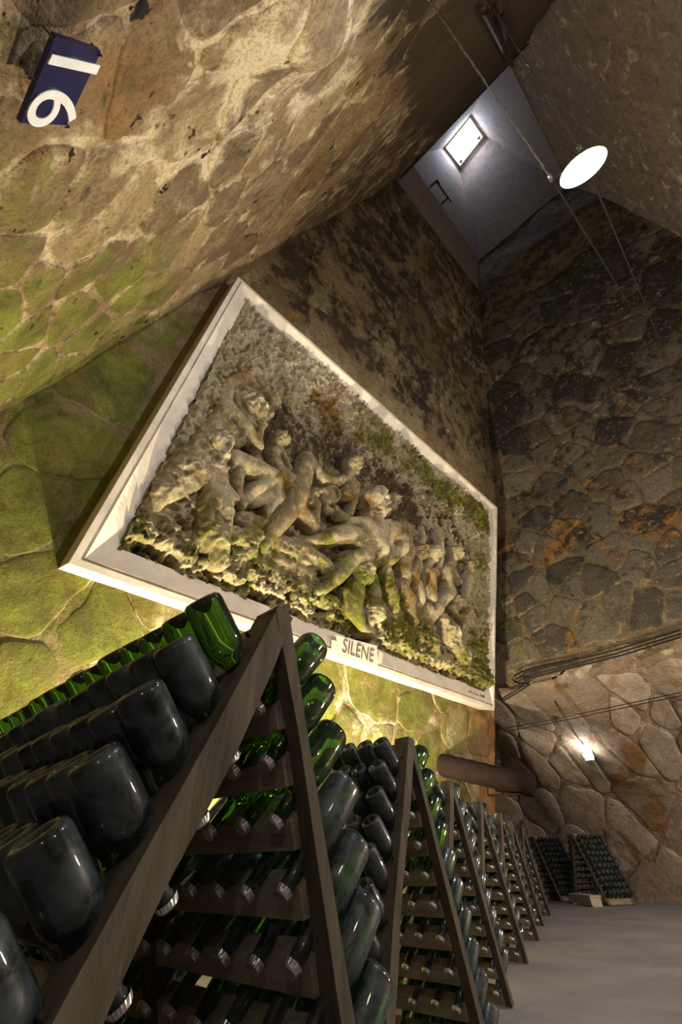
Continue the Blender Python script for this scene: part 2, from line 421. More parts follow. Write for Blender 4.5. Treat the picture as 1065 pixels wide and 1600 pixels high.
# ------------------------------------------------------------ stones: every block its own piece of the wall
def clip(poly, n, d):
    out = []
    for i in range(len(poly)):
        a, b = poly[i], poly[(i + 1) % len(poly)]
        da = a[0] * n[0] + a[1] * n[1] - d; db = b[0] * n[0] + b[1] * n[1] - d
        if da <= 0: out.append(a)
        if (da < 0) != (db < 0) and da != db:
            t = da / (da - db); out.append((a[0] + (b[0] - a[0]) * t, a[1] + (b[1] - a[1]) * t))
    return out
def sites(u0, u1, v0, v1, size, asp, jit, seed):
    rs = random.Random(seed); pts = []; v = v0; row = 0
    while v < v1:
        s = size(v) ; u = u0 + (row % 2) * .5 * s * asp - rs.random() * s
        while u < u1 + s:
            ss = s * asp * rs.choice((.55, .8, 1., 1.35)); pts.append((u + ss / 2 + rs.uniform(-jit, jit) * s, v + rs.uniform(-jit, jit) * s)); u += ss
        v += s; row += 1
    return pts
def stones(parent, S, mk, pts, keep, shrink, proud, mat, seed, limit=290, n=18, wob=.05, lift=None, rim=.28, vmin=-9., vmax=99.):
    rs = random.Random(seed); A = np.array(pts); cnt = 0
    for i, (u, v) in enumerate(pts):
        if not keep(u, v) or cnt >= limit: continue
        d = np.hypot(A[:, 0] - u, A[:, 1] - v); nb = np.argsort(d)[1:16]
        R = 3.0; poly = [(u - R, v - R), (u + R, v - R), (u + R, v + R), (u - R, v + R)]
        for j in nb:
            nx, ny = A[j, 0] - u, A[j, 1] - v; L = math.hypot(nx, ny)
            if L < 1e-6: continue
            nx /= L; ny /= L; poly = clip(poly, (nx, ny), nx * u + ny * v + L / 2 - shrink * (.6 + .8 * rs.random()))
            if len(poly) < 3: break
        if len(poly) >= 3: poly = clip(poly, (0, -1), -vmin)
        if len(poly) >= 3: poly = clip(poly, (0, 1), vmax)
        if len(poly) < 3: continue
        pr = np.array(poly)
        for kk in range(2):      # worn corners
            e_ = .13 if kk == 0 else .22; q = np.roll(pr, -1, 0); pr = np.stack([pr * (1 - e_) + q * e_, pr * e_ + q * (1 - e_)], 1).reshape(-1, 2)
        seg = np.linalg.norm(np.roll(pr, -1, 0) - pr, axis=1); cum = np.concatenate([[0], np.cumsum(seg)])
        if cum[-1] < .5: continue
        t = np.linspace(0, cum[-1], n, endpoint=False); cl = np.vstack([pr, pr[:1]])
        ring = np.stack([np.interp(t, cum, cl[:, 0]), np.interp(t, cum, cl[:, 1])], -1)
        c = ring.mean(0); sz = cum[-1] / 4
        wv = 1 + wob * 3.2 * (fbm(ring[:, 0] * 2.6, ring[:, 1] * 2.6, np.full(n, i * 1.7), 1, 3, 5))
        ring = c + (ring - c) * wv[:, None]
        pd = proud * rs.uniform(.5, 1.2); cnt += 1
        tx, ty = rs.uniform(-.03, .03), rs.uniform(-.03, .03)
        L = []; b = .05 / max(sz, .3)
        for sc, h in ((1.02, -.12), (1.0, .35 * pd), (1 - b, .9 * pd), (.72, pd), (.48, pd), (.24, pd), (0, pd)):
            r = c + (ring - c) * sc if sc else c[None]
            nn = nrm(S, r[:, 0], r[:, 1]); P, _ = S(r[:, 0], r[:, 1])
            hh = h + (r[:, 0] - c[0]) * tx + (r[:, 1] - c[1]) * ty + (.25 * pd * fbm(P[:, 0], P[:, 1], P[:, 2], 4, 2, 8) * 2 if h > 0 else 0)
            if lift is not None: hh = hh + lift(P)
            L.append(P + nn * np.asarray(hh).reshape(-1, 1))
        V = np.vstack(L); F = []
        for k in range(5):
            for a in range(n): F.append((k * n + a, k * n + (a + 1) % n, (k + 1) * n + (a + 1) % n, (k + 1) * n + a))
        for a in range(n): F.append((5 * n + a, 5 * n + (a + 1) % n, 6 * n))
        o = mesh_obj('stone', V, F, mat, parent, True)
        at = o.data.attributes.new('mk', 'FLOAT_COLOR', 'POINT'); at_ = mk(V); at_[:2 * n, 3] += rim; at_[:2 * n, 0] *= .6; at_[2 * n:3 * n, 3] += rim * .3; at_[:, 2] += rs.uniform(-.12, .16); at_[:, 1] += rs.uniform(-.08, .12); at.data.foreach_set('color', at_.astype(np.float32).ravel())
def inframe(P, m=60):
    d = CR.T @ np.array(P)
    if d[2] < .05: return False
    x = 532.5 + FPX * d[0] / d[2]; y = 800 + FPX * d[1] / d[2]
    return -m < x < 1065 + m and -m < y < 1600 + m
def kp(S, u, v, m=60): return inframe(S(np.asarray(float(u)), np.asarray(float(v)))[0], m)
lift_l = lambda P: .1 * fbm(P[:, 0], P[:, 1], P[:, 2], 1.1, 5, 3) * 2 - .06 + .34 * np.exp(-(((P[:, 1] - .42) / .42) ** 2 + ((P[:, 2] - 5.6) / .8) ** 2))
stones(wl, s_left, mk_left, sites(-2.5, 6.5, .8, 13, lambda z: .42 + .035 * z, 1.5, .3, 1),
       lambda u, v: v < 10.5 and -2.4 < u < yb(v) - .12 and kp(s_left, u, v), .016, .02, M_left, 1, 298, 26, .16, lift_l, .2)
lift_b = lambda P: .045 * fbm(P[:, 0], P[:, 1], P[:, 2], 1.0, 5, 3) * 2 - .027
def keep_back(u, v):
    if u < xl(v) + .15 or u > 12.0: return False
    if v > 9.9 and (v > 18 or (hash((round(u, 2), round(v, 2))) % 5) == 0): return False
    if 1.4 < u < 12.2 and 3.6 < v < 9.6: return False     # hidden behind the relief
    return kp(s_back, u, v)
stones(wb, s_back, mk_back, sites(-2, 12.3, -.2, 17.5, lambda z: .95 if z < 4 else (1.25 if z < 9.5 else 2.0), 1.45, .28, 2), keep_back, .028, .018, M_back, 2, 298, 28, .16, lift_b, .2)
lift_r = lambda P: .075 * fbm(P[:, 0], P[:, 1], P[:, 2], .9, 5, 3) * 2 - .045
stones(wr, s_right, mk_right, sites(-5.2, 5.9, 4.72, 18.4, lambda z: .46 + .03 * z, 1.5, .36, 3),
       lambda u, v: v < 17.4 and yf(v) + .2 < u < yb(v) - .2 and kp(s_right, u, v), .03, .05, M_right, 3, 298, 26, .2, lift_r, .34, 4.28)
lift_e = lambda P: .14 * fbm(P[:, 0], P[:, 1], P[:, 2], .8, 5, 3) * 2 - .084
stones(we, s_right, mk_right, sites(-5.5, 12, -.6, 3.7, lambda z: 1.0 if z < 1.6 else .5, 1.9, .26, 4),
       lambda u, v: v < 3.8 and -5.5 < u < 12 and kp(s_right, u, v), .035, .03, M_recess, 4, 200, 28, .14, lift_e, .12, -9., 3.72)

# ------------------------------------------------------------ the framed relief
RO = np.array([0, 6.3645, 0.]); RU = np.array([1., 0, 0]); RV = np.array([0, -.2255, .9742]); RN = np.array([0, -.9742, -.2255])
def rp(a, b, h=0.): return RO + RU * a + RV * b + RN * h
def at_rel(px, py, h=0.):                                # a point of the photograph on the plane of the relief
    d = ray(px, py); s = ((RO + RN * h) @ RN) / (d @ RN); q = d * s - RO; return q[0], q @ RV
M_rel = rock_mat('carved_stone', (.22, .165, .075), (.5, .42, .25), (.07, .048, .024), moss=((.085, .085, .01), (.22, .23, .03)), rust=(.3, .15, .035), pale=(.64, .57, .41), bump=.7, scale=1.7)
rel = empty('carved_relief', rp(6, 3.1, -.3)); tag(rel, 'weathered high relief of satyrs and revellers in a cream stone frame on the back wall', 'relief'); fr = rel; RL = np.array(rel.location)
OC = [(1.122, 3.033), (11.516, 3.117), (11.882, 9.297), (1.684, 9.36)]
IC = [(1.66, 3.50), (11.27, 3.56), (11.63, 9.06), (2.04, 9.17)]
PROF = [(0, -.45), (0, -.02), (.012, 0), (.20, 0), (.215, -.05), (.26, -.05), (.28, -.005), (.96, -.17), (1, -.18), (1, -.42)]
for i in range(4):
    j = (i + 1) % 4; nseg = 26; V = []; F = []
    for k in range(nseg + 1):
        t = k / nseg
        for q, (s, h) in enumerate(PROF):
            a = np.array(OC[i]) * (1 - s) + np.array(IC[i]) * s; b = np.array(OC[j]) * (1 - s) + np.array(IC[j]) * s
            c = a * (1 - t) + b * t
            wob = .012 * float(fbm(np.array(c[0]), np.array(c[1]), np.array(s), 2.5, 3, 20)) * 2 if 0 < q < 9 else 0
            V.append(rp(c[0], c[1], h + wob) - np.array(fr.location))
    m = len(PROF)
    for k in range(nseg):
        for q in range(m - 1): F.append((k * m + q, (k + 1) * m + q, (k + 1) * m + q + 1, k * m + q + 1))
    mesh_obj('frame_side', V, F, M_frame, fr)
def relmk(a, b, z):
    low = 1 - sstep(3.8, 5.6, b)
    top = gau(b + .0 * a, 8.55, .55) * sstep(4.5, 6.5, a) + .6 * gau(a, 11.0, .4)
    moss = .24 + .26 * low + .4 * top + .3 * gau(a, 6.3, 1.3) * gau(b, 4.9, .9)
    rust = .31 + .22 * gau(a, 7.6, 1.2) * gau(b, 4.5, .8) + .2 * gau(b, 8.3, .5) * gau(a, 5.5, 1.6)
    dark = .14 + .5 * (1 - sstep(-.32, -.06, z)) * (1 - .55 * sstep(7.2, 8.6, b - .1 * a + .5)) - .12 * sstep(.0, .2, z)  # crevice shade put into the colour: darker where the carving lies deeper
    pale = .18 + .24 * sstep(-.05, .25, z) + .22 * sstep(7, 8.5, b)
    return np.stack([moss, rust, dark, pale], -1)
# background slab: chiselled leafage and a rocky ledge
na, nb_ = 520, 310
A, B = np.meshgrid(np.linspace(0, 1, na), np.linspace(0, 1, nb_), indexing='ij')
cA = [np.array(IC[k], float) for k in range(4)]
cx = (cA[0][0] * (1 - A) + cA[1][0] * A) * (1 - B) + (cA[3][0] * (1 - A) + cA[2][0] * A) * B
cy = (cA[0][1] * (1 - A) + cA[1][1] * A) * (1 - B) + (cA[3][1] * (1 - A) + cA[2][1] * A) * B
cx = 6.6 + (cx - 6.6) * 1.006; cy = 6.3 + (cy - 6.3) * 1.01
rid = 1 - np.abs(fbm(cx, cy, 0 * cx, 5.5, 3, 31)) * 4
rid2 = 1 - np.abs(fbm(cx * 1.3, cy, 0 * cx + 3, 9, 2, 33)) * 4
edge_ = np.clip(.45 + sstep(6.3, 8.3, cy) + gau(cx, 1.9, .6) + gau(cx, 11.1, .6) + 1 - sstep(4.2, 4.8, cy), 0, 1.3)
H = -.33 + edge_ * (.12 * rid + .06 * rid2) + .22 * fbm(cx, cy, 0 * cx, .8, 3, 35)
H = H - .07 * gau(cx, 5.6, 2.2) * gau(cy, 7.4, 1.0)                                  # smoother sky hollow
ledge = 1 - sstep(3.75, 4.35, cy + .35 * fbm(cx, 0 * cx, 0 * cx, 1.2, 3, 37) * 2)
H = H + ledge * (.16 + .12 * fbm(cx, cy, 0 * cx, 4, 4, 39) * 2) - .2 * (1 - sstep(3.5, 3.75, cy + .12 * fbm(cx, 0 * cx, 0 * cx, 3, 3, 41)))
H = H + .12 * gau(cx, 1.9, .5) * gau(cy, 6.4, 2.2) + .1 * gau(cx, 11.1, .45)
BGP = RO + cx[..., None] * RU + cy[..., None] * RV + H[..., None] * RN
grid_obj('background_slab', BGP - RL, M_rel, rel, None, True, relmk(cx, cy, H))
C1_ = (3.804, 200, 560, 290.); C2_ = (4.4375, 380, 660, 285.); C3_ = (4.4375, 540, 740, 255.)
def figure(name, items, label=None, cell=.023):
    caps = []; faces = []
    for it in items:
        cv = it[0]; k = it[1]
        sc, ox, oy, us = cv
        hs = lambda h: -.12 + .62 * h
        f = lambda x, y, h: at_rel(x / sc + ox, y / sc + oy, hs(h))
        if k == 'c':
            _, _, x1, y1, x2, y2, r1, r2, h1, h2, nz = it
            caps.append((*f(x1, y1, h1), *f(x2, y2, h2), r1 / us, r2 / us, h1, h2, nz * 1.4))
        elif k == 'h':                                     # head: skull, hair, brow, nose, chin ; (ux,uy) points to the crown, (fx,fy) to the face
            _, _, x, y, r, h, ux, uy, fx, fy, beard = it
            q = r / us * 1.08; a0, b0 = f(x, y, h); sd = 1. if fx > 0 else -1.; hh = h + .12
            def K_(x1, y1, x2, y2, r1, r2, h1, h2, nz=0): caps.append((a0 + sd * x1 * q, b0 + y1 * q, a0 + sd * x2 * q, b0 + y2 * q, r1 * q, r2 * q, h1, h2, nz))
            K_(-.05, .2, .14, -.42, 1.02, .72, hh, hh)                 # skull and jaw
            K_(-.2, .45, -.5, .1, .82, .8, hh + .05, hh)               # hair mass
            K_(-.1, -.5, -.25, -1.4, .55, .6, hh - .1, hh - .15)       # neck
            if beard: K_(.2, -.75, .25, -1.35, .62, .38, hh + .04, hh)
            faces.append((a0, b0, q, sd, beard))
        elif k == 'f':                                     # hand: palm, four fingers and a thumb
            _, _, x, y, dx, dy, L, h = it
            px_, py_ = -dy, dx
            caps.append((*f(x, y, h), *f(x + dx * L * .45, y + dy * L * .45, h), .075, .08, h, h, 0))
            for m_ in range(4):
                o_ = (m_ - 1.5) * .2 * L; ln = (.95, 1.1, 1.05, .85)[m_] * L
                caps.append((*f(x + px_ * o_ * .8 + dx * .4 * L, y + py_ * o_ * .8 + dy * .4 * L, h), *f(x + px_ * o_ * 1.3 + dx * ln, y + py_ * o_ * 1.3 + dy * ln, h), .034, .026, h + .05, h + .04, 0))
            caps.append((*f(x + px_ * L * .25, y + py_ * L * .25, h), *f(x + px_ * L * .6 + dx * .4 * L, y + py_ * L * .6 + dy * .4 * L, h), .036, .028, h + .04, h + .03, 0))
        elif k == 'o':                                     # ring
            _, _, x, y, r, rt, h = it
            for m_ in range(14):
                a0 = m_ / 14 * 6.2832; a1 = (m_ + 1) / 14 * 6.2832
                caps.append((*f(x + r * math.cos(a0), y + r * math.sin(a0), h), *f(x + r * math.cos(a1), y + r * math.sin(a1), h), rt / us, rt / us, h, h, 0))
            caps.append((*f(x, y, h), *f(x + 1, y, h), r / us * .9, r / us * .9, h - r / us * .8, h - r / us * .8, 0))
    ar = np.array(caps); pad = .12
    a0 = min((ar[:, 0] - ar[:, 4]).min(), (ar[:, 2] - ar[:, 5]).min()) - pad; a1 = max((ar[:, 0] + ar[:, 4]).max(), (ar[:, 2] + ar[:, 5]).max()) + pad
    b0 = min((ar[:, 1] - ar[:, 4]).min(), (ar[:, 3] - ar[:, 5]).min()) - pad; b1 = max((ar[:, 1] + ar[:, 4]).max(), (ar[:, 3] + ar[:, 5]).max()) + pad
    a0 = max(a0, 1.7); a1 = min(a1, 11.6); b0 = max(b0, 3.5); b1 = min(b1, 9.1)
    X, Y = np.meshgrid(np.arange(a0, a1, cell), np.arange(b0, b1, cell), indexing='ij')
    acc = np.zeros_like(X); nzw = np.zeros_like(X); K = 42.; zmax = np.full_like(X, -9.)
    for (x1, y1, x2, y2, r1, r2, h1, h2, nz) in caps:
        h1, h2 = -.12 + .62 * h1, -.12 + .62 * h2; dx, dy = x2 - x1, y2 - y1; L2 = dx * dx + dy * dy + 1e-9
        t = np.clip(((X - x1) * dx + (Y - y1) * dy) / L2, 0, 1)
        d = np.hypot(X - x1 - t * dx, Y - y1 - t * dy); r = (r1 + (r2 - r1) * t) * .86; h = h1 + (h2 - h1) * t
        q = np.sqrt(np.maximum(r * r - d * d, 0)) * 1.0
        z = np.where(d < r, h + q, h - (d - r) * 5)
        e = np.exp(K * np.clip(z, -.6, 1)); acc += e; nzw += e * nz
    Z = np.log(acc) / K; nzw = nzw / acc
    zn = np.clip(Z, -.42, 1)
    zn = zn + nzw * (1.3 - 5 * np.abs(fbm(X, Y, 0 * X, 7, 2, 51))) + .02 * fbm(X, Y, 0 * X, 3.5, 3, 55) * 2
    for a0, b0, q, sd, beard in faces:                       # brow, sockets, nose, mouth, curls
        t = (X - a0) / q * sd; s_ = (Y - b0) / q; inn = np.hypot((t + .05) * .95, s_ + .1) < 1.5
        g = lambda tc, sc_, st, ss: np.exp(-((t - tc) / st) ** 2 - ((s_ - sc_) / ss) ** 2)
        dz = .3 * np.exp(-((t - .34 - .12 * np.clip(.1 - s_, 0, .4)) / .1) ** 2) * sstep(.3, -.12, s_) * sstep(-.28, -.2, s_)
        dz = dz + .15 * g(.34, .24, .42, .09) - .26 * g(.1, .06, .13, .1) - .26 * g(.6, .06, .11, .1) + .12 * g(.1, .05, .06, .05) + .12 * g(.6, .05, .05, .05)
        dz = dz + .1 * g(.36, -.4, .2, .12) - .2 * g(.36, -.4, .18, .03) + .1 * g(.32, -.7, .2, .12)
        curl = 1 - 4.5 * np.abs(fbm(X, Y, 0 * X + a0, 2.2 / q, 2, 61))
        hairm = np.clip(sstep(.38, .55, s_) + sstep(-.2, -.4, t) * sstep(-.6, -.3, s_), 0, 1) + (sstep(-.5, -.62, s_) if beard else 0)
        dz = dz + .24 * curl * np.clip(hairm, 0, 1) * (np.hypot(t + .1, s_ * .85) < 1.7)
        zn = zn + 1.75 * q * dz * inn
    zn = zn + .03 * np.sin(9 * Y + 3 * X + 4 * fbm(X, Y, 0 * X, 1.5, 2, 63)) * sstep(-.15, .1, Z)
    keep = (Z > -.36)
    P = RO + X[..., None] * RU + Y[..., None] * RV + zn[..., None] * RN
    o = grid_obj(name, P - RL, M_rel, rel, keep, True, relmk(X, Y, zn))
    if label: o['label'] = label
def c(cv, *p):                                             # polyline of joints (x, y, r, h), noise
    *js, nz = p; out = []
    for a, b in zip(js[:-1], js[1:]): out.append((cv, 'c', a[0], a[1], b[0], b[1], a[2], b[2], a[3], b[3], nz))
    return out
a_, b_, d_ = C1_, C2_, C3_
figure('carved_rocks', c(b_, (40, 890, 60, -.16), (430, 1070, 60, -.18), .02) + c(b_, (190, 850, 75, -.18), (400, 930, 80, -.16), (560, 1010, 60, -.2), .03)
       + c(b_, (-10, 690, 60, -.2), (150, 740, 55, -.2), .04) + c(b_, (40, 1000, 55, -.24), (350, 1160, 60, -.24), (640, 1290, 55, -.24), .07)
       + c(d_, (250, 1040, 45, -.24), (420, 1120, 55, -.22), (560, 1170, 60, -.22), .07) + c(a_, (240, 1030, 40, -.26), (60, 1050, 50, -.24), (300, 1130, 30, -.26), .07))
figure('carved_figure', c(a_, (135, 985, 28, -.1), (118, 910, 50, -.08), (170, 830, 60, -.05), .0) + c(a_, (170, 830, 62, -.05), (320, 700, 108, -.06), (440, 520, 82, -.06), .045)
       + c(a_, (440, 510, 70, -.06), (550, 330, 58, -.06), (580, 200, 50, -.05), (600, 150, 45, -.02), 0)
       + c(a_, (600, 145, 40, .02), (700, 110, 38, .05), (765, 150, 30, .08), 0)
       + c(a_, (585, 280, 48, -.04), (690, 420, 52, .06), (768, 525, 36, .12), 0) + c(a_, (768, 520, 34, .12), (785, 420, 26, .1), 0) + [(a_, 'f', 785, 415, .1, -1., 60, .1)]
       + c(a_, (520, 400, 60, -.1), (640, 480, 52, -.1), .05), 'furry-legged satyr lifting a basket over the shoulder')
figure('carved_basket', c(a_, (660, 210, 55, -.05), (720, 300, 95, -.06), (790, 330, 70, -.1), .06) + c(a_, (640, 190, 18, .1), (660, 300, 18, .14), (760, 400, 18, .1), 0)
       + c(a_, (740, 150, 40, -.1), (850, 270, 50, -.15), .06), 'woven grape basket')
figure('carved_figure', [(a_, 'h', 525, 545, 68, .06, -.1, -1, .75, .25, True)] + c(a_, (460, 620, 55, 0), (500, 700, 88, -.04), (520, 860, 98, -.04), 0)
       + c(a_, (450, 640, 50, .08), (545, 740, 42, .14), (640, 828, 28, .2), 0) + c(a_, (500, 900, 105, -.03), (495, 1060, 98, .04), (530, 1210, 52, .12), .045)
       + c(a_, (430, 1050, 52, .0), (350, 1150, 32, .02), (345, 1195, 24, .02), .03) + c(a_, (400, 1130, 26, .02), (372, 1195, 22, .03), 0), 'bearded faun seated, arm across the body')
figure('carved_figure', c(a_, (600, 1070, 72, -.06), (735, 1075, 62, -.06), (650, 1170, 48, -.04), (610, 1215, 30, -.05), .045) + c(a_, (610, 1200, 40, -.06), (720, 1290, 36, -.06), (742, 1325, 28, -.06), .02)
       + [(a_, 'h', 690, 1170, 40, -.02, .3, -1, -.6, .4, False)], 'goat kid below the faun')
figure('carved_figure', c(a_, (640, 600, 62, 0), (770, 660, 62, .04), (880, 700, 38, .08), 0) + [(a_, 'c', 640 + 38 * i, 570 + 14 * i, 628 + 38 * i, 650 + 14 * i, 9, 6, .17, .12, 0) for i in range(4)]
       + c(a_, (660, 690, 30, 0), (655, 780, 26, .04), (690, 872, 20, .06), 0) + c(a_, (870, 722, 36, .1), (770, 770, 40, .08), (705, 840, 28, .08), 0)
       + c(a_, (870, 740, 55, -.02), (895, 830, 46, .02), (830, 910, 28, .02), (825, 950, 18, .02), 0) + c(a_, (740, 850, 38, -.06), (830, 830, 42, -.06), .02), 'reclining nude with one knee drawn up')
figure('carved_figure', [(a_, 'h', 885, 492, 44, -.04, 0, -1, -.5, .3, False)] + c(a_, (862, 555, 34, -.04), (900, 650, 36, .02), (975, 705, 26, .05), 0) + [(a_, 'f', 975, 705, .8, .6, 55, .06)]
       + c(a_, (900, 505, 11, .08), (970, 650, 10, .08), 0) + c(a_, (900, 720, 45, -.12), (960, 800, 55, -.14), .03), 'child blowing a pipe')
figure('carved_figure', c(b_, (440, 245, 48, -.02), (400, 410, 75, -.02), (340, 560, 78, 0), 0) + c(b_, (455, 240, 40, .02), (535, 390, 38, .1), (630, 400, 28, .12), 0)
       + [(b_, 'f', 640, 398, 1, -.1, 62, .12), (b_, 'c', 400, 330, 440, 420, 10, 8, .27, .24, 0)]
       + c(b_, (330, 580, 78, .02), (210, 740, 58, .1), (140, 860, 30, .1), (128, 900, 20, .08), 0)
       + c(b_, (370, 600, 60, -.02), (480, 720, 42, .06), 0) + c(b_, (490, 730, 30, .04), (500, 560, 34, 0), .02) + c(b_, (430, 540, 50, -.04), (500, 480, 30, -.02), .05), 'nude dancer stretching an arm to the right')
figure('carved_figure', [(b_, 'h', 752, 315, 54, -.06, -.15, -1, .3, .2, False)] + c(b_, (745, 420, 42, -.1), (700, 510, 48, -.1), .03) + c(b_, (785, 430, 30, -.02), (768, 540, 26, .02), (742, 630, 22, .04), 0), 'boy behind the dancer')
figure('carved_tambourine', [(b_, 'o', 612, 500, 58, 9, .0), (b_, 'f', 545, 470, .9, .5, 55, .06), (b_, 'f', 560, 540, .95, .2, 50, .06)]
       + c(b_, (580, 600, 24, .02), (605, 612, 22, .02), 0) + c(b_, (640, 590, 20, .04), (660, 640, 30, .06), (710, 655, 28, .04), 0), 'tambourine and shell held up')
figure('carved_figure', [(b_, 'h', 905, 560, 82, .08, -.1, -1, .05, .5, True)] + c(b_, (730, 680, 28, .04), (830, 690, 40, .04), 0) + [(d_, 'f', 100, 335, 1, .1, 55, .14)]
       + c(d_, (120, 370, 70, -.02), (220, 420, 95, .02), (330, 400, 80, 0), 0) + c(d_, (140, 430, 80, 0), (190, 520, 95, .02), (110, 560, 85, .0), .015)
       + c(d_, (405, 370, 46, .0), (385, 520, 48, .1), (300, 600, 42, .12), 0) + c(d_, (330, 560, 36, .14), (300, 460, 28, .17), 0) + [(d_, 'f', 292, 440, -.4, -.9, 78, .17)]
       + c(b_, (880, 850, 100, 0), (720, 770, 64, .08), (610, 790, 48, .14), 0) + c(b_, (610, 800, 46, .14), (490, 822, 32, .1), (400, 835, 20, .08), (345, 810, 18, .08), 0)
       + c(b_, (900, 950, 66, 0), (770, 945, 60, .1), 0) + c(b_, (750, 955, 60, .1), (640, 1080, 50, .12), (555, 1160, 32, .1), (495, 1180, 26, .1), 0), 'heavy bearded old man reclining in the centre')
figure('carved_fleece', c(b_, (760, 830, 50, .02), (860, 900, 70, .04), (930, 950, 50, .04), .07))
figure('carved_figure', [(d_, 'h', 302, 208, 46, -.02, 0, -1, .3, .2, False)] + c(d_, (415, 380, 44, -.06), (430, 520, 52, -.05), (385, 680, 72, -.04), .0)
       + c(d_, (370, 780, 48, -.05), (430, 880, 55, -.02), (455, 1030, 40, 0), (452, 1150, 20, 0), .015), 'companion standing behind the old man')
figure('carved_figure', [(d_, 'h', 90, 712, 58, .04, -.1, -1, -.3, .5, False)] + c(d_, (60, 800, 62, .02), (40, 900, 72, .06), (70, 1000, 55, .1), 0) + c(d_, (0, 830, 34, .1), (20, 960, 36, .14), (95, 1060, 34, .14), (180, 1105, 18, .1), (210, 1150, 10, .06), 0)
       + [(d_, 'o', 185, 935, 62, 10, .12), (d_, 'h', 165, 985, 50, .06, 0, -1, -.2, .3, False)], 'crouching man holding a round mirror')
figure('carved_figure', c(d_, (265, 670, 52, -.06), (290, 800, 60, -.05), (320, 930, 50, -.04), (335, 1065, 30, -.02), .02) + c(d_, (170, 740, 52, -.08), (190, 840, 48, -.08), .01) + c(d_, (420, 700, 40, -.1), (380, 800, 45, -.1), 0), 'draped figure standing')
figure('carved_figure', [(d_, 'h', 495, 555, 50, -.04, 0, -1, -.2, .4, False)] + c(d_, (490, 640, 45, -.06), (465, 700, 55, -.02), (470, 800, 40, -.06), 0) + c(d_, (430, 860, 45, -.08), (400, 930, 42, -.08), .02), 'woman beside the raised arm')
figure('carved_figure', [(d_, 'h', 592, 568, 48, .0, -.1, -1, .35, .3, False), (d_, 'f', 650, 450, .1, -1, 60, .06)] + c(d_, (652, 450, 24, .04), (668, 545, 22, .05), (645, 640, 24, .04), 0)
       + c(d_, (575, 690, 52, -.02), (590, 850, 52, 0), 0) + c(d_, (622, 688, 34, .06), (620, 692, 30, .07), 0) + c(d_, (560, 670, 30, .04), (562, 672, 30, .05), 0)
       + c(d_, (500, 770, 42, .02), (510, 880, 38, .06), (495, 960, 28, .04), (512, 1045, 14, .02), 0), 'woman raising one arm')
figure('carved_figure', [(d_, 'h', 742, 560, 46, -.02, .2, -1, -.4, .3, False)] + c(d_, (710, 640, 40, -.06), (690, 720, 56, -.04), (720, 800, 50, 0), 0) + c(d_, (725, 815, 44, .08), (645, 930, 40, .1), (570, 1060, 24, .08), 0)
       + c(d_, (560, 940, 50, -.08), (545, 1010, 40, -.08), 0) + [(d_, 'f', 720, 660, -.9, .1, 50, .06)], 'seated nude with crossed leg')
figure('carved_figure', [(d_, 'h', 842, 648, 40, -.08, 0, -1, -.4, .2, True)] + c(d_, (845, 730, 48, -.1), (830, 840, 32, -.08), .0) + c(d_, (740, 665, 22, .04), (785, 748, 30, .02), 0), 'bearded man at the right')
figure('carved_figure', c(d_, (745, 880, 48, -.1), (800, 920, 50, -.1), (810, 990, 30, -.06), .06) + c(d_, (735, 930, 22, .0), (780, 1000, 20, .02), (830, 990, 20, .02), 0) + [(d_, 'h', 760, 905, 40, -.02, -.3, -1, -.4, .3, False)], 'small satyr crouching at the right')
figure('carved_goat', c(d_, (650, 1020, 58, -.06), (690, 1120, 95, -.02), (770, 1240, 88, .0), (800, 1310, 46, -.02), .05) + c(d_, (600, 1200, 42, -.04), (620, 1290, 36, -.02), (700, 1285, 34, -.02), .02)
       + c(d_, (725, 1340, 24, -.1), (740, 1345, 22, -.1), .02) + c(d_, (800, 1120, 30, -.1), (720, 1020, 26, -.1), 0), 'goat lying in the lower right corner')
figure('carved_branch', c(d_, (830, 280, 14, -.12), (870, 350, 18, -.08), (900, 420, 34, -.08), .02) + c(d_, (925, 320, 14, -.1), (905, 400, 26, -.08), .02) )
figure('carved_rock', c(d_, (900, 1300, 34, -.15), (905, 1370, 30, -.15), .03))
figure('carved_branch', c(d_, (520, 380, 22, -.14), (545, 450, 12, -.1), 0) + c(d_, (535, 430, 20, -.15), (520, 500, 24, -.15), .02))

def text_mesh(name, s, size, ext, mat, O, U, V, N, parent=None, center=True, sx=1., shear=0.):
    cu = bpy.data.curves.new(name, 'FONT'); cu.body = s; cu.size = size; cu.extrude = ext; cu.shear = shear
    if center: cu.align_x = 'CENTER'; cu.align_y = 'CENTER'
    tmp = bpy.data.objects.new('tmp', cu); COL.objects.link(tmp)
    dg = bpy.context.evaluated_depsgraph_get(); me = bpy.data.meshes.new_from_object(tmp.evaluated_get(dg))
    bpy.data.objects.remove(tmp); me.name = name
    U, V, N = Vector(U).normalized(), Vector(V).normalized(), Vector(N).normalized()
    for v in me.vertices:
        v.co = Vector(O) + U * v.co.x * sx + V * v.co.y + N * v.co.z
    me.materials.clear(); me.materials.append(mat)
    o = bpy.data.objects.new(name, me); COL.objects.link(o)
    if parent: o.parent = parent
    return o
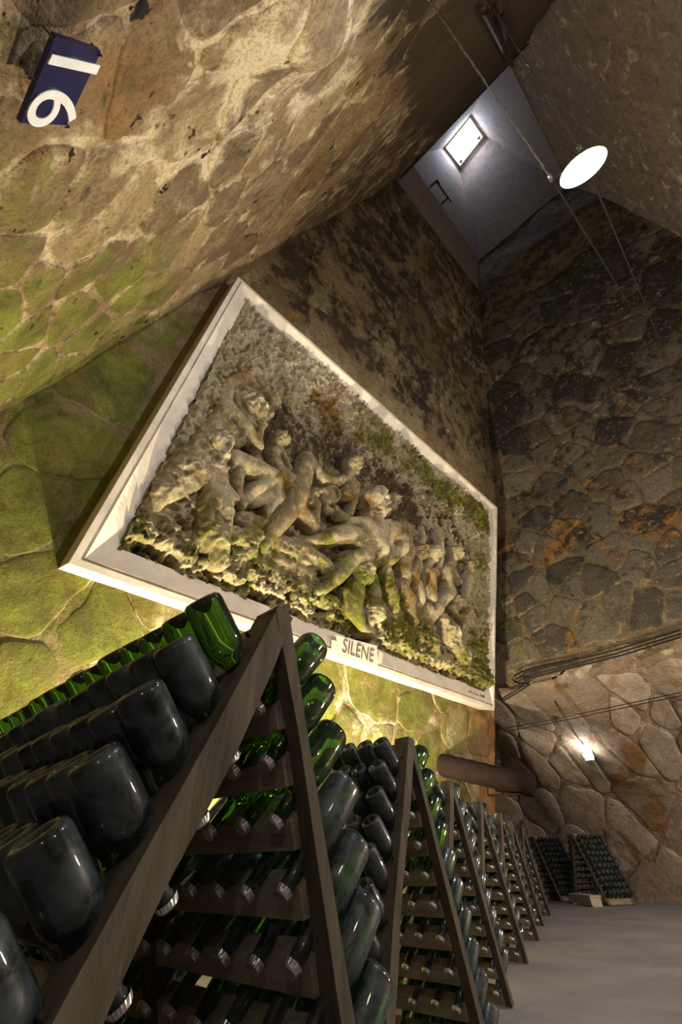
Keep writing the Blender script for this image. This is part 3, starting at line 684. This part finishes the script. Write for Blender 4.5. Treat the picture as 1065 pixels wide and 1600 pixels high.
# name tablet with rebated ends
TLc = V3(rel.location)
q0, q1, q2, q3 = at_rel(527, 1028, .05), at_rel(590, 1041, .05), at_rel(588, 1009, .05), at_rel(527, 993, .05)
def slab(corners, h0, h1):
    V = [Vector(rp(x, y, h0)) - TLc for x, y in corners] + [Vector(rp(x, y, h1)) - TLc for x, y in corners]
    return V, [(3, 2, 1, 0), (4, 5, 6, 7), (0, 1, 5, 4), (1, 2, 6, 5), (2, 3, 7, 6), (3, 0, 4, 7)]
tb = mesh_obj('name_tablet', *slab([q0, q1, q2, q3], -.12, .06), M_frame, rel); tb['label'] = 'small tablet reading SILENE'
hh = q3[1] - q0[1]
for s, x in ((-1, q0[0]), (1, q1[0])):
    yy_ = (q0[1] if s < 0 else q1[1]) + hh * .25
    mesh_obj('tablet_ear', *slab([(x - .14 if s < 0 else x, yy_), (x if s < 0 else x + .14, yy_), (x if s < 0 else x + .14, yy_ + hh * .5), (x - .14 if s < 0 else x, yy_ + hh * .5)], -.12, .03), M_frame, tb)
mid = (np.array(q0) + q1 + np.array(q2) + q3) / 4
text_mesh('lettering', 'SILENE', .36, .004, M_ink, V3(rp(mid[0], mid[1], .062)) - TLc, RU + RV * .02, RV, RN, tb, sx=.82)
sg = at_rel(748, 1087, 0)
text_mesh('signature', 'Navlet 188.', .19, .003, M_ink, V3(rp(sg[0], sg[1], -.06)) - V3(fr.location), RU + RV * .02, RV, RN, fr, sx=.9, shear=.3)

# ------------------------------------------------------------ number plate
def onleft(px, py, off=.1):
    d = ray(px, py); n = np.array([.931, 0, -.3655]); p0 = np.array([-2.006, 0, 0]) + n * off; return d * ((p0 @ n) / (d @ n))
nL = np.array([.931, 0, -.3655])
pc = [onleft(80, 48), onleft(152, 73), onleft(98, 189), onleft(25, 185)]
pl = empty('number_plate', (pc[0] + pc[1] + pc[2] + pc[3]) / 4); tag(pl, 'navy enamel plate with a white number 16 on the overhanging wall', 'sign')
L0 = np.array(pl.location)
V = [p - L0 for p in pc] + [p - L0 + nL * .025 for p in pc]
mesh_obj('plate', V, [(0, 1, 2, 3), (7, 6, 5, 4), (0, 4, 5, 1), (1, 5, 6, 2), (2, 6, 7, 3), (3, 7, 4, 0)], M_navy, pl)
dirU = (pc[3] + pc[2] - pc[0] - pc[1]); dirU /= np.linalg.norm(dirU); dirV = (pc[1] - pc[0] + pc[2] - pc[3]); dirV /= np.linalg.norm(dirV)
text_mesh('numerals', '16', .5, .003, M_white, V3(nL * .03), dirU, dirV, nL, pl, sx=1.0)
bm_ = pl.children[-1].data
for (x, y) in ((75, 50), (150, 77), (100, 190), (42, 112)):
    p = onleft(x, y) - L0
    tube('hook_nail', [p - nL * .03, p + nL * .035, p + nL * .036 - dirV * .03], .006, M_iron, pl, 5)

# ------------------------------------------------------------ riddling racks
RH = 1.642; BW = .085; PITCH = .142
def rack_proto(rr, rl, W, rough):
    root = empty('riddling_rack')
    for sgn, run, th0, nm in ((1, rr, .045, 'r'), (-1, rl, .06, 'l')):
        th = th0; ths = (th0, .06 if rl > .65 and rl < .75 and sgn < 0 else 0.)
        Ls = math.hypot(RH, run)
        def Q(s, n, y, sgn=sgn, run=run, Ls=Ls):
            return (sgn * (run * s + RH * n) / Ls, y, RH - RH * s / Ls + run * n / Ls)
        def srow(r): return (.202 + PITCH * r) * Ls / RH
        for y0, y1 in ((0, BW), (W - BW, W)):
            V = []; F = []; K = 30; bwx = .05 if (sgn < 0 and y0 == 0) else 0
            for k in range(K + 1):
                th = ths[0] + ths[1] * k / K
                s = -.012 + (Ls + .0) * k / K
                wv = rough * (random.random() - .5)
                wv = rough * .9 * float(fbm(np.array(s * 2.6), np.array(sgn * 3. + y0), np.array(.3), 1, 2, 77)) * 2
                for n, y in ((-th / 2, y0), (-th / 2 + .006 + wv * .3, y1), (th / 2, y1 + bwx * .6 + wv * .2), (th / 2, y0)):
                    V.append(Q(min(s, Ls - .004), n + (wv if n < 0 else wv * .15), y + (wv * .4 if y == y0 else 0)))
            for k in range(K):
                for q in range(4): F.append((k * 4 + q, k * 4 + (q + 1) % 4, (k + 1) * 4 + (q + 1) % 4, (k + 1) * 4 + q))
            F.append((3, 2, 1, 0)); F.append((K * 4, K * 4 + 1, K * 4 + 2, K * 4 + 3))
            mesh_obj('side_board', V, F, M_wood, root)
        a, b = BW - .02, W - BW + .02; g = .027
        rails = [(.015, srow(0) - g)] + [(srow(r) + g, srow(r + 1) - g) for r in range(9)] + [(srow(9) + g, Ls - .02)]
        for (s0, s1) in rails:
            V = []
            for y in (a, b):
                for s, n in ((s0, .012), (s0 + .026, -.034), (s1, -.034), (s1, .012)): V.append(Q(s, n, y))
            mesh_obj('rail', V, [(0, 1, 2, 3), (7, 6, 5, 4), (0, 4, 5, 1), (1, 5, 6, 2), (2, 6, 7, 3), (3, 7, 4, 0)], M_rail, root)
        for y in (.04, W - .04):
            for k in range(6):
                p = Vector(Q(.12 + k * .27, th / 2, y)); n = Vector((sgn * RH, 0, run)).normalized()
                tube('nail', [p - n * .01, p + n * .006], .007, M_iron, root, 6)
    V, F = tube_data([(0, .03, RH - .09), (0, W - .03, RH - .09)], .012, 6)
    mesh_obj('hinge_rod', V, F, M_iron, root)
    return root
def copy_tree(o, parent=None):
    cc = o.copy(); COL.objects.link(cc); cc.parent = parent
    for ch in list(o.children): copy_tree(ch, cc)
    return cc
def srow_of(run): return [(.202 + PITCH * r) * math.hypot(RH, run) / RH for r in range(10)]
EX = [.094, -.045, -.094, -.007, .015, .026, .12]; EY = [-.051, -.028, .062, .071, .003, -.021, -.08]
ORD = ['nearest', 'second', 'third', 'fourth', 'fifth', 'sixth', 'seventh']
RW = .89
racks = []   # (origin, angle, rr, rl, name, which)
for k in range(7):
    x = .759 + 1.982 * k + EX[k]; y = 1.123 + .858 * k + EY[k]
    if k == 0:
        for q in range(3): racks.append(((x, y + q * .9), 0, .478, .70, ['front rack at the lower left', 'rack right behind the front one, end to end', 'rack at the rear of the front line'][q], (k, q)))
    else: racks.append(((x, y), 0, .478, .51, ORD[k] + ' rack in the line along the floor', (k, 0)))
ang = math.atan2(-.848, -.53)
racks.append(((17.89, 8.40), ang, .78, .62, 'far rack left of the bench, against the chalk wall', (8, 0)))
racks.append(((17.08, 6.76), ang, .78, .62, 'far rack above the pale bench, against the chalk wall', (9, 0)))
protoA = rack_proto(.478, .70, RW, .024); protoC = rack_proto(.478, .51, RW, .012); protoB = rack_proto(.78, .62, RW, .01)
firstB = True; firstC = True
for i, (o, an, rr, rl, nm, key) in enumerate(racks):
    if rr > .6: R = protoB if firstB else copy_tree(protoB); firstB = False
    elif rl > .6: R = protoA if i == 0 else copy_tree(protoA)
    else: R = protoC if firstC else copy_tree(protoC); firstC = False
    R.location = (o[0], o[1], -1.0); R.rotation_euler = (0, 0, an)
    tag(R, 'weathered wooden A-frame bottle rack: ' + nm, 'bottle rack', 'riddling racks')

# ------------------------------------------------------------ champagne bottles, necks down in the racks
PR0 = [(0.0, .0165), (.004, .0195), (.016, .0195), (.02, .0165), (.06, .0175), (.10, .0195), (.135, .027), (.165, .041), (.19, .0495), (.215, .0515), (.33, .0515), (.343, .0485), (.35, .041), (.351, .034), (.343, .026), (.32, .014), (.305, .004)]
PR = [(z, r * (1.14 if z > .15 else 1.06)) for z, r in PR0]
def lathe(prof, seg, close0=True):
    V = []; F = []
    for (z, r) in prof:
        for k in range(seg):
            t = 2 * math.pi * k / seg; V.append((r * math.cos(t), r * math.sin(t), z))
    n = len(prof)
    for i in range(n - 1):
        for k in range(seg): F.append((i * seg + k, i * seg + (k + 1) % seg, (i + 1) * seg + (k + 1) % seg, (i + 1) * seg + k))
    F.append(tuple(reversed(range(seg)))); F.append(tuple((n - 1) * seg + k for k in range(seg)))
    return V, F
capP = []
cs = 42
CV = []; CF = []
for i, (z, r) in enumerate([(-.006, .012), (-.0065, .0185), (-.003, .0215), (.006, .0225), (.012, .0235)]):
    for k in range(cs):
        t = 2 * math.pi * k / cs; rr_ = 1.1 * r * (1 + (.045 if (k % 2 and i > 2) else 0)); CV.append((rr_ * math.cos(t), rr_ * math.sin(t), z))
for i in range(4):
    for k in range(cs): CF.append((i * cs + k, i * cs + (k + 1) % cs, (i + 1) * cs + (k + 1) % cs, (i + 1) * cs + k))
CF.append(tuple(reversed(range(cs))))
bottles = []   # (matrix, key)
ROWN = ['top', 'second', 'third', 'fourth', 'fifth', 'sixth', 'seventh', 'eighth', 'ninth', 'lowest']
rb = random.Random(5)
for ri, (o, an, rr, rl, nm, key) in enumerate(racks):
    for side, run in (('right', rr), ('left', rl)):
        sg_ = 1 if side == 'right' else -1; Ls = math.hypot(RH, run)
        for r, s in enumerate(srow_of(run)):
            for cidx in range(6):
                if side == 'left' and key[0] >= 2 and key[0] < 8 and cidx > 3: continue
                y = .082 + cidx * .145
                px_ = sg_ * run * s / Ls; pz = RH - RH * s / Ls
                th = math.radians(48 + rb.uniform(-2, 2))
                if rr > .6: th = math.radians(40)
                d = Vector((sg_ * math.cos(th), rb.uniform(-.02, .02), math.sin(th))).normalized()
                off = .10 + rb.uniform(-.006, .008)
                p = Vector((px_, y + rb.uniform(-.004, .004), pz)) - d * off
                m = Matrix.Translation((o[0], o[1], -1)) @ Matrix.Rotation(an, 4, 'Z') @ Matrix.Translation(p) @ d.to_track_quat('Z', 'Y').to_matrix().to_4x4() @ Matrix.Rotation(rb.uniform(0, 6), 4, 'Z')
                bottles.append((m, ri, side, r, cidx))
# how much of each bottle can be seen: rays from the camera against racks and bottles
bpy.context.view_layer.update()
lowV, lowF = lathe([(0, .02), (.10, .021), (.165, .049), (.2, .062), (.34, .062), (.35, .048)], 8)
bv = []; bf = []; own = []
for bi, (m, *_r) in enumerate(bottles):
    n = len(bv); bv += [m @ Vector(v) for v in lowV]; bf += [tuple(i + n for i in f) for f in lowF]; own += [bi] * len(lowF)
for ob in [x for x in COL.objects if x.type == 'MESH' and x.parent is not None and x.parent.name.startswith('riddling_rack')]:
    mw = ob.matrix_world; n = len(bv); bv += [mw @ v.co for v in ob.data.vertices]
    for f in ob.data.polygons: bf.append(tuple(i + n for i in f.vertices)); own.append(-1)
tree = BVHTree.FromPolygons(bv, bf)
score = [0.] * len(bottles)
for bi, (m, *_r) in enumerate(bottles):
    for z, r in ((0, 0), (.05, .015), (.22, .05), (.28, .05), (.34, .05), (.35, .02)):
        for k in range(6 if r else 1):
            p = m @ Vector((r * math.cos(k * 1.047), r * math.sin(k * 1.047), z)); 
            if not inframe(p, 0): continue
            dist = p.length; hit = tree.ray_cast(Vector((0, 0, 0)), p.normalized(), dist + .2)
            if hit[0] is not None and own[hit[2]] == bi: score[bi] += 1. / max(dist, .3) ** 2
order = sorted(range(len(bottles)), key=lambda i: -score[i])
nvis = sum(1 for s in score if s > 0); print('bottles', len(bottles), 'visible', nvis)
single = set(order[:300]) & {i for i in order if score[i] > 0}
BV, BF = lathe(PR, 28)
gm = {}
for nm_, mt in (('clear', M_glass), ('dusty', M_glass_d)):
    me = bpy.data.meshes.new('champagne_bottle_' + nm_); me.from_pydata(BV, [], BF); me.materials.append(mt); me.shade_smooth(); gm[nm_] = me
cm = bpy.data.meshes.new('crown_cap'); cm.from_pydata(CV, [], CF); cm.materials.append(M_cap); cm.update()
rest = []
for bi, (m, ri, side, r, cidx) in enumerate(bottles):
    if bi not in single:
        if score[bi] > 0 or racks[ri][5][0] >= 8 or (cidx < 3 and side == 'right'): rest.append((m, ri))
        continue
    k0 = racks[ri][5]
    clear = (r == 0 and side == 'left' and k0[0] == 0) or (side == 'right' and k0[0] == 0 and r < 3) or (k0[0] == 1 and side == 'right' and r < 4)
    o = bpy.data.objects.new('champagne_bottle', gm['clear' if clear else 'dusty']); COL.objects.link(o); o.matrix_world = m
    SH = {(0, 0): 'the foremost rack', (0, 1): 'the middle front rack', (0, 2): 'the rearmost front rack', (8, 0): 'the far left rack', (9, 0): 'the far rack with bench'}
    lab = '%s %s bottle from near end, %s row, %s side of %s' % (ORD[cidx] if cidx else 'first', 'clear green' if clear else 'dusty', ROWN[r], side, SH.get(k0, 'the %s rack' % ORD[min(k0[0], 6)]))
    tag(o, lab, 'bottle', 'champagne bottles neck down in the racks')
    cc = bpy.data.objects.new('crown_cap', cm); COL.objects.link(cc); cc.parent = o
LV, LF = lathe([(0, .0195), (.015, .0195), (.02, .0165), (.10, .0195), (.15, .04), (.19, .059), (.335, .062), (.35, .05), (.345, .036), (.315, .012)], 12)
V = []; F = []; mi = []
for m, ri in rest:
    n = len(V); V += [m @ Vector(v) for v in LV]; F += [tuple(i + n for i in f) for f in LF]; mi += [0] * len(LF)
    n = len(V); cvv, cff = lathe([(-.006, .014), (-.003, .0215), (.012, .0235)], 12)
    V += [m @ Vector(v) for v in cvv]; F += [tuple(i + n for i in f) for f in cff]; mi += [1] * len(cff)
o = mesh_obj('champagne_bottles', V, F, M_glass_d, None, True); o.data.materials.append(M_cap)
o.data.polygons.foreach_set('material_index', mi)
tag(o, 'dark bottles packed deeper in the racks and in the far racks', 'bottles', None, 'stuff')

# ------------------------------------------------------------ hanging lamp, wires
LP = np.array([3.154, -.878, 6.187])
lp = empty('hanging_lamp', LP); tag(lp, 'round white enamel ceiling lamp, lit, hung between two wires', 'lamp')
dish = lathe([(.13, .03), (.11, .06), (.05, .1), (.03, .16), (.0, .29), (-.012, .3), (.0, .285), (.022, .16), (.04, .09), (.06, .05)], 40)
_v = Vector(LP).normalized(); _e = Vector(CR @ np.array([.42, .9, 0])); _e = (_e - _v * _e.dot(_v)).normalized()
tlt = (-(_e * .84 - _v * .54)).to_track_quat('Z', 'Y').to_matrix().to_4x4()
mesh_obj('dish', [tlt @ Vector(v) * .84 for v in dish[0]], dish[1], M_white, lp, True)
bl = lathe([(.03, .02), (.0, .05), (-.035, .07), (-.08, .055), (-.105, .02)], 20); mesh_obj('bulb', [tlt @ Vector(v) for v in bl[0]], bl[1], M_bulb, lp, True)
tube('lamp_holder', [(0, 0, .12), (0, 0, .24)], [.05, .035], M_steel, lp, 10)
def wallhit(px, py, S, lim=None):
    d = ray(px, py)
    if S == 'left': n = np.array([.931, 0, -.3655]); return d * ((np.array([-2.006, 0, 0]) @ n) / (d @ n))
    x = 12.2
    for _ in range(8): x = float(xr((d * x / d[0])[2]))
    return d * x / d[0]
k1 = np.array([3.038, -.583, 6.279]); k2 = LP + np.array([0, 0, .42])
k2 = ray(905, 233) * (np.linalg.norm(LP) * 1.0 / np.linalg.norm(ray(905, 233)))
for lab, st, kn, en in (('twisted wire from the overhanging wall to the left side of the lamp', (670, 0), k1, (1015, 530)), ('twisted wire and cable carrying the right side of the lamp', (762, 0), k2, (1040, 560))):
    a = wallhit(*st, 'left'); b = wallhit(*en, 'right'); e = empty('lamp_wire', a); tag(e, lab, 'wire')
    f = lambda q: V3(np.array(q) - a)
    n = 60; pts1 = [f(a + (kn - a) * i / n) for i in range(n + 1)]
    for ph in (0, 2.1):
        tube('strand', [p + Vector((math.cos(i * 1.1 + ph) * .007, math.sin(i * 1.1 + ph) * .007, math.sin(i * 1.1 + ph) * .004)) for i, p in enumerate(pts1)], .008, M_steel, e, 5)
    tube('thin_wire', [f(kn), f((kn + b) / 2 + np.array([0, 0, -.12])), f(b)], .011, M_rubber, e, 5)
    tube('wire_clamp', [f(kn - np.array([.03, 0, -.02])), f(kn + np.array([.03, 0, -.02]))], .03, M_steel, e, 8)
    tube('hanger', [f(kn), f(LP + np.array([0, 0, .1]))], .007, M_steel, e, 5)
# ladder-like bracket where the cables leave the wall
a0 = onleft(770, 10, 0); br = empty('wall_bracket', a0); tag(br, 'steel bracket carrying the wires at the edge of the overhanging wall', 'bracket')
f = lambda q: V3(np.array(q) - a0)
a = onleft(750, 4, .0); b = onleft(796, 96, .0)
tube('bracket_bar', [f(a + nL * .12), f(b + nL * .12)], .06, M_iron, br, 6)
tube('bracket_bar', [f(onleft(783, 20, .12)), f(onleft(795, 85, .14))], .045, M_iron, br, 6)
for t in (.05, .5, .95): tube('bracket_foot', [f(a + (b - a) * t - nL * .05), f(a + (b - a) * t + nL * .13)], .03, M_iron, br, 6)

# ------------------------------------------------------------ pipe over the racks, cables, small lamp, bench
A_ = ray(660, 1188); A_ = A_ * 6.75 / A_[1]; B_ = ray(832, 1228); B_ = B_ * 5.0 / B_[1]
pe = empty('wall_pipe', A_); tag(pe, 'thick dark brown pipe sticking out of the wall above the racks', 'pipe')
ax = V3(B_ - A_); n = 26
pts = [ax * i / n for i in range(n + 1)]
V, F = tube_data(pts + [ax * 1.0, ax * .985], [.235 + .006 * math.sin(i * 2.2) for i in range(n + 1)] + [.2, .19], 24); mesh_obj('pipe_body', V, F, M_pipe, pe, True)
aa = ray(762, 1243); aa = aa * 5.7 / aa[1]; ab = ray(812, 1241); ab = ab * 5.15 / ab[1]
tube('support_rod', [V3(aa - A_), V3(ab - A_)], .025, M_iron, pe, 6)
for q in (aa, ab):
    t = float(Vector(V3(q - A_)).dot(ax) / ax.length_squared); tube('rod_hanger', [V3(q - A_), ax * t], .014, M_iron, pe, 5)
def on_x(px, py, x): d = ray(px, py); return d * x / d[0]
for lab, off, pxs in (('uppermost black cable sagging along the lip of the right wall', .1, [(1064, 984), (960, 1016), (880, 1036), (815, 1050), (803, 1056), (800, 1062), (808, 1066), (824, 1067), (800, 1082), (784, 1092)]),
                      ('black cable running just below the uppermost one along the lip', .14, [(1064, 990), (960, 1022), (880, 1042), (822, 1056), (806, 1060), (803, 1065), (812, 1069), (828, 1069), (803, 1085), (786, 1095)]),
                      ('lowest of the three black cables along the lip', .18, [(1064, 995), (970, 1024), (890, 1044), (830, 1059), (812, 1063), (808, 1067)])):
    P = [on_x(x, y, 12.3 - off - .1) for x, y in pxs]; e = empty('wall_cable', P[0]); tag(e, lab, 'cable', 'cables along the lip of the right wall')
    tube('cable', [V3(p - P[0]) for p in P], .022, M_rubber, e, 6)
for lab, dy in (('upper of two thin wires strung across the recess', 0), ('lower of two thin wires strung across the recess', 5)):
    P = [on_x(x, y + dy, 12.8) for x, y in ((778, 1140), (860, 1125), (940, 1108), (1064, 1082))]; e = empty('strung_wire', P[0]); tag(e, lab, 'wire'); tube('wire', [V3(p - P[0]) for p in P], .011, M_rubber, e, 5)
SP = np.array([14.75, 4.8, 2.25]); SP = ray(921, 1184) * 14.6 / ray(921, 1184)[0]
# find the recess wall behind the lamp
def recess_hit(px, py):
    d = ray(px, py); t = 12.4 / d[0]
    for _ in range(400):
        q = d * t; Pq, _n = s_right(np.array(q[1]), np.array(q[2]))
        if q[0] >= Pq[..., 0]: break
        t += .02 / d[0] * 1.0
    return d * t
hb = recess_hit(921, 1180); hb = hb + np.array([-.16, 0, 0])
sl = empty('wall_lamp', hb); tag(sl, 'small twin-bulb lamp glowing on the wall of the recess', 'lamp')
mesh_obj('back_plate', *box_data((.06, -.12, -.14), (.05, 0, 0), (0, .26, 0), (0, 0, .4)), M_steel, sl)
for dx, dz in ((.05, -.02), (-.1, -.06)):
    bl = lathe([(-.07, .01), (-.055, .045), (0, .07), (.055, .045), (.07, .01)], 14); mesh_obj('bulb', [Vector(v) + Vector((-.06, dx, dz)) for v in bl[0]], bl[1], M_bulb2, sl, True)
c0 = recess_hit(868, 1096) + np.array([-.1, 0, 0])
tube('feed_cable', [V3(c0 - hb), V3((recess_hit(893, 1140) + np.array([-.08, 0, 0])) - hb), Vector((.02, 0, .2))], .014, M_rubber, sl, 5)
for o in COL.objects:
    if o.name.startswith('recess_wall_lamp'): o.location = V3(hb + np.array([-.35, 0, .0]))
# pale bench in front of the far rack
bp0 = ray(905, 1407); bp0 = bp0 * (-.93) / bp0[2]; bp1 = ray(942, 1412); bp1 = bp1 * (-.93) / bp1[2]
mid = (bp0 + bp1) / 2 ; dB = bp1 - bp0; dB[2] = 0; Lb = np.linalg.norm(dB); dB /= Lb; nB = np.array([-dB[1], dB[0], 0])
if nB[0] > 0: nB = -nB
be = empty('low_bench', (mid[0], mid[1], -1)); tag(be, 'pale low plank bench in front of the far rack', 'bench')
h = Lb / 2 * .95
mesh_obj('seat_plank', *box_data(Vector(-dB * h) + Vector((0, 0, .2)), dB * 2 * h, nB * .3, (0, 0, .04)), M_plank, be)
mesh_obj('front_plank', *box_data(Vector(-dB * h + nB * .27) + Vector((0, 0, .03)), dB * 2 * h, nB * .03, (0, 0, .17)), M_plank, be)
for s in (-1, 1): mesh_obj('bench_leg', *box_data(Vector(dB * (h - .06) * s - dB * .02) + Vector((0, 0, 0)), dB * .05, nB * .26, (0, 0, .2)), M_plank, be)
